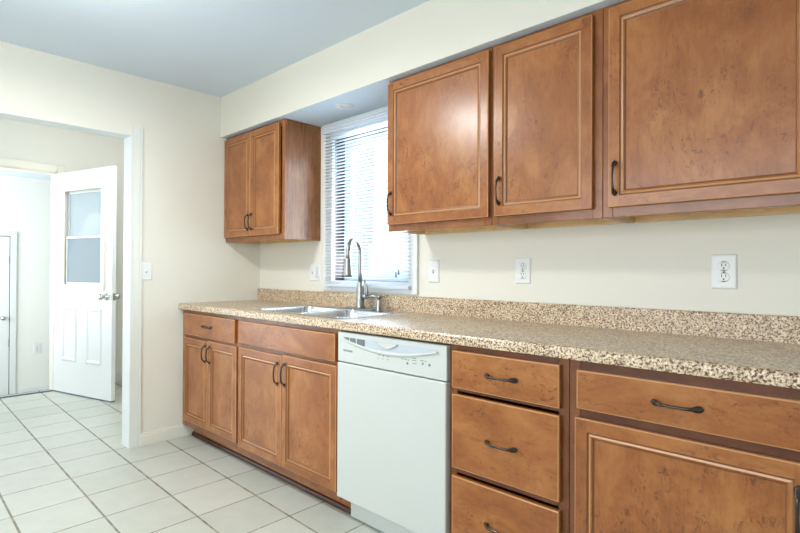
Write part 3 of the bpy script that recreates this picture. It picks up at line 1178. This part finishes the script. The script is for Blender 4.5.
# ------------------------------------------------------------------ outlets and switches (built facing -y at the origin)
def plate(name, label, cat, x, z, w, h, kind, wall='back', group='white wall plates'):
    t = thing(name, label, cat, (0, 0, 0), group)
    bm = BM()
    r0 = [(-w / 2, 0, -h / 2), (w / 2, 0, -h / 2), (w / 2, 0, h / 2), (-w / 2, 0, h / 2)]
    rr = [r0]
    for ins, d_ in ((0, .002), (.004, .0055), (.008, .006)):
        rr.append([(a + (ins if a < 0 else -ins), -d_, c_ + (ins if c_ < 0 else -ins)) for a, _, c_ in r0])
    loops(bm, rr)
    pl = link('cover_plate', bm, M['white'], t)
    for p in pl.data.polygons:
        p.use_smooth = False
    gangs = kind if isinstance(kind, list) else [kind]
    for gi, kd in enumerate(gangs):
        gx = 0 if len(gangs) == 1 else (-w * .22 + gi * w * .44)
        if kd == 'outlet':
            for dz in (.0195, -.0195):
                bm = BM()
                ls = []
                for yy in (-.0055, -.0082):
                    q = []
                    for k in range(24):
                        a = 2 * math.pi * k / 24
                        q.append((gx + .0172 * math.cos(a), yy, dz + max(-.0135, min(.0135, .0172 * math.sin(a)))))
                    ls.append(q)
                loops(bm, ls)
                rc = link('receptacle', bm, M['white'], t)
                bm = BM()
                lathe(bm, [(.0181, 0), (.0181, .0003), (.0165, .0003), (.0165, 0)], (gx, -.0060, dz), (0, -1, 0), 24)
                link('receptacle_gap_shade', bm, M['appliance_grey'], rc)  # grey ring painting the shade around the receptacle
                bm = BM()
                box(bm, gx - .0075, gx - .0050, -.0086, -.0080, dz + .0005, dz + .0090)
                box(bm, gx + .0050, gx + .0075, -.0086, -.0080, dz + .0005, dz + .0090)
                lathe(bm, [(.0028, 0), (.0027, .0005)], (gx, -.0080, dz - .0070), (0, -1, 0), 12)
                link('slots', bm, M['outlet_dark'], rc)
            zs = (0,)
        else:
            bm = BM()
            box(bm, gx - .0050, gx + .0050, -.0066, -.006, -.012, .012)
            vs_ = box(bm, gx - .0038, gx + .0038, -.016, -.006, -.002, .007)
            link('toggle', bm, M['white'], t, bevel=.001)
            bm = BM(); box(bm, gx - .0036, gx + .0036, -.0068, -.006, -.0105, -.003)
            link('toggle_slot', bm, M['outlet_dark'], t)
            zs = (.030, -.030)
        for sz in zs:
            bm = BM()
            lathe(bm, [(.0032, 0), (.0028, .001), (.001, .0012)], (gx, -.006, sz), (0, -1, 0), 10)
            link('screw', bm, M['screw'] if kd == 'outlet' else M['white'], t)
    if wall == 'back':
        t.location = (x, -.0003, z)
    elif wall == 'left':
        t.location = (.0003, x, z)
        t.rotation_euler = (0, 0, math.pi / 2)
    else:
        t.location = (LX + .0003, x, z)
        t.rotation_euler = (0, 0, math.pi / 2)
    return t


plate('wall_outlet', 'white double outlet below the largest wall cabinet, nearest the right edge', 'outlet', 3.097, 1.148, .080, .124, 'outlet')
plate('wall_outlet', 'white double outlet under the middle narrow wall cabinet, right of the toggle switch', 'outlet', 2.287, 1.147, .078, .120, 'outlet')
plate('light_switch', 'white single toggle switch just right of the kitchen window', 'switch', 1.745, 1.142, .076, .122, 'switch')
plate('switch_and_outlet', 'white two-gang switch and outlet plate left of the window', 'switch', .700, 1.130, .116, .122, ['switch', 'outlet'])
plate('light_switch', 'white toggle switch on the wall beside the cased doorway', 'switch', -.838, 1.133, .074, .118, 'switch', 'left')
plate('wall_outlet', 'small white outlet low on the landing wall beyond the hall', 'outlet', -.585, .150, .080, .125, 'outlet', 'landing')

# ------------------------------------------------------------------ lights of the room, and an added one in the hall
rl = thing('recessed_light', 'round white recessed light in the soffit above the sink', 'light', (1.216, -.185, SZ))
bm = BM()
lathe(bm, [(.052, -.0005), (.052, -.004), (.046, -.007), (.038, -.004), (.036, .0)], (1.216, -.185, SZ), (0, 0, 1), 28)
link('trim_ring', bm, M['white'], rl)
bm = BM()
lathe(bm, [(.030, -.0005), (.030, -.003), (.001, -.0045)], (1.216, -.185, SZ), (0, 0, 1), 24)
link('lens', bm, M['white'], rl)

LXY = (1.25, -1.62)
cl = thing('ceiling_light', 'round domed ceiling light just above the top of the view', 'light', (LXY[0], LXY[1], CZ))
bm = BM()
lathe(bm, [(.17, -.0005), (.17, -.018), (.155, -.025)], (LXY[0], LXY[1], CZ), (0, 0, 1), 32)
link('base_ring', bm, M['nickel'], cl)
bm = BM()
lathe(bm, [(.15, -.0255), (.145, -.05), (.12, -.078), (.07, -.098), (.001, -.105)], (LXY[0], LXY[1], CZ), (0, 0, 1), 32)
link('glass_dome', bm, M['lamp_glow'], cl)
pl = bpy.data.lights.new('ceiling_light_glow', 'POINT')
pl.energy = 7
pl.color = (1, .94, .84)
pl.shadow_soft_size = .15
po = bpy.data.objects.new('ceiling_light_glow', pl)
COL.objects.link(po)
po.location = (LXY[0], LXY[1], CZ - .20)
dl = area('ceiling_light_down', (LXY[0], LXY[1], CZ - .115), (0, 0, -1), .28, .28, 20, (1, .975, .94))
dl.data.shape = 'DISK'
hl = thing('added_hall_light', 'small round ceiling light added to brighten the hall, unseen behind the doorway header', 'light', (-.62, -.78, HC))  # invented lamp, put in to light the hall
bm = BM()
lathe(bm, [(.14, -.0005), (.14, -.02), (.125, -.05), (.08, -.085), (.001, -.095)], (-.62, -.78, HC), (0, 0, 1), 32)
link('glass_dome', bm, M['lamp_glow'], hl)
hp = bpy.data.lights.new('added_hall_glow', 'POINT')  # fill light of the added hall lamp
hp.energy = 21
hp.color = (1, .97, .91)
hp.shadow_soft_size = .14
ho = bpy.data.objects.new('added_hall_glow', hp)
COL.objects.link(ho)
ho.location = (-.62, -.78, HC - .28)

# ------------------------------------------------------------------ outside
bm = BM(); box(bm, -30, 30, .6, 60, -.9, -.8)
o = struct('floor_outdoor_patio', bm, M['grass'])
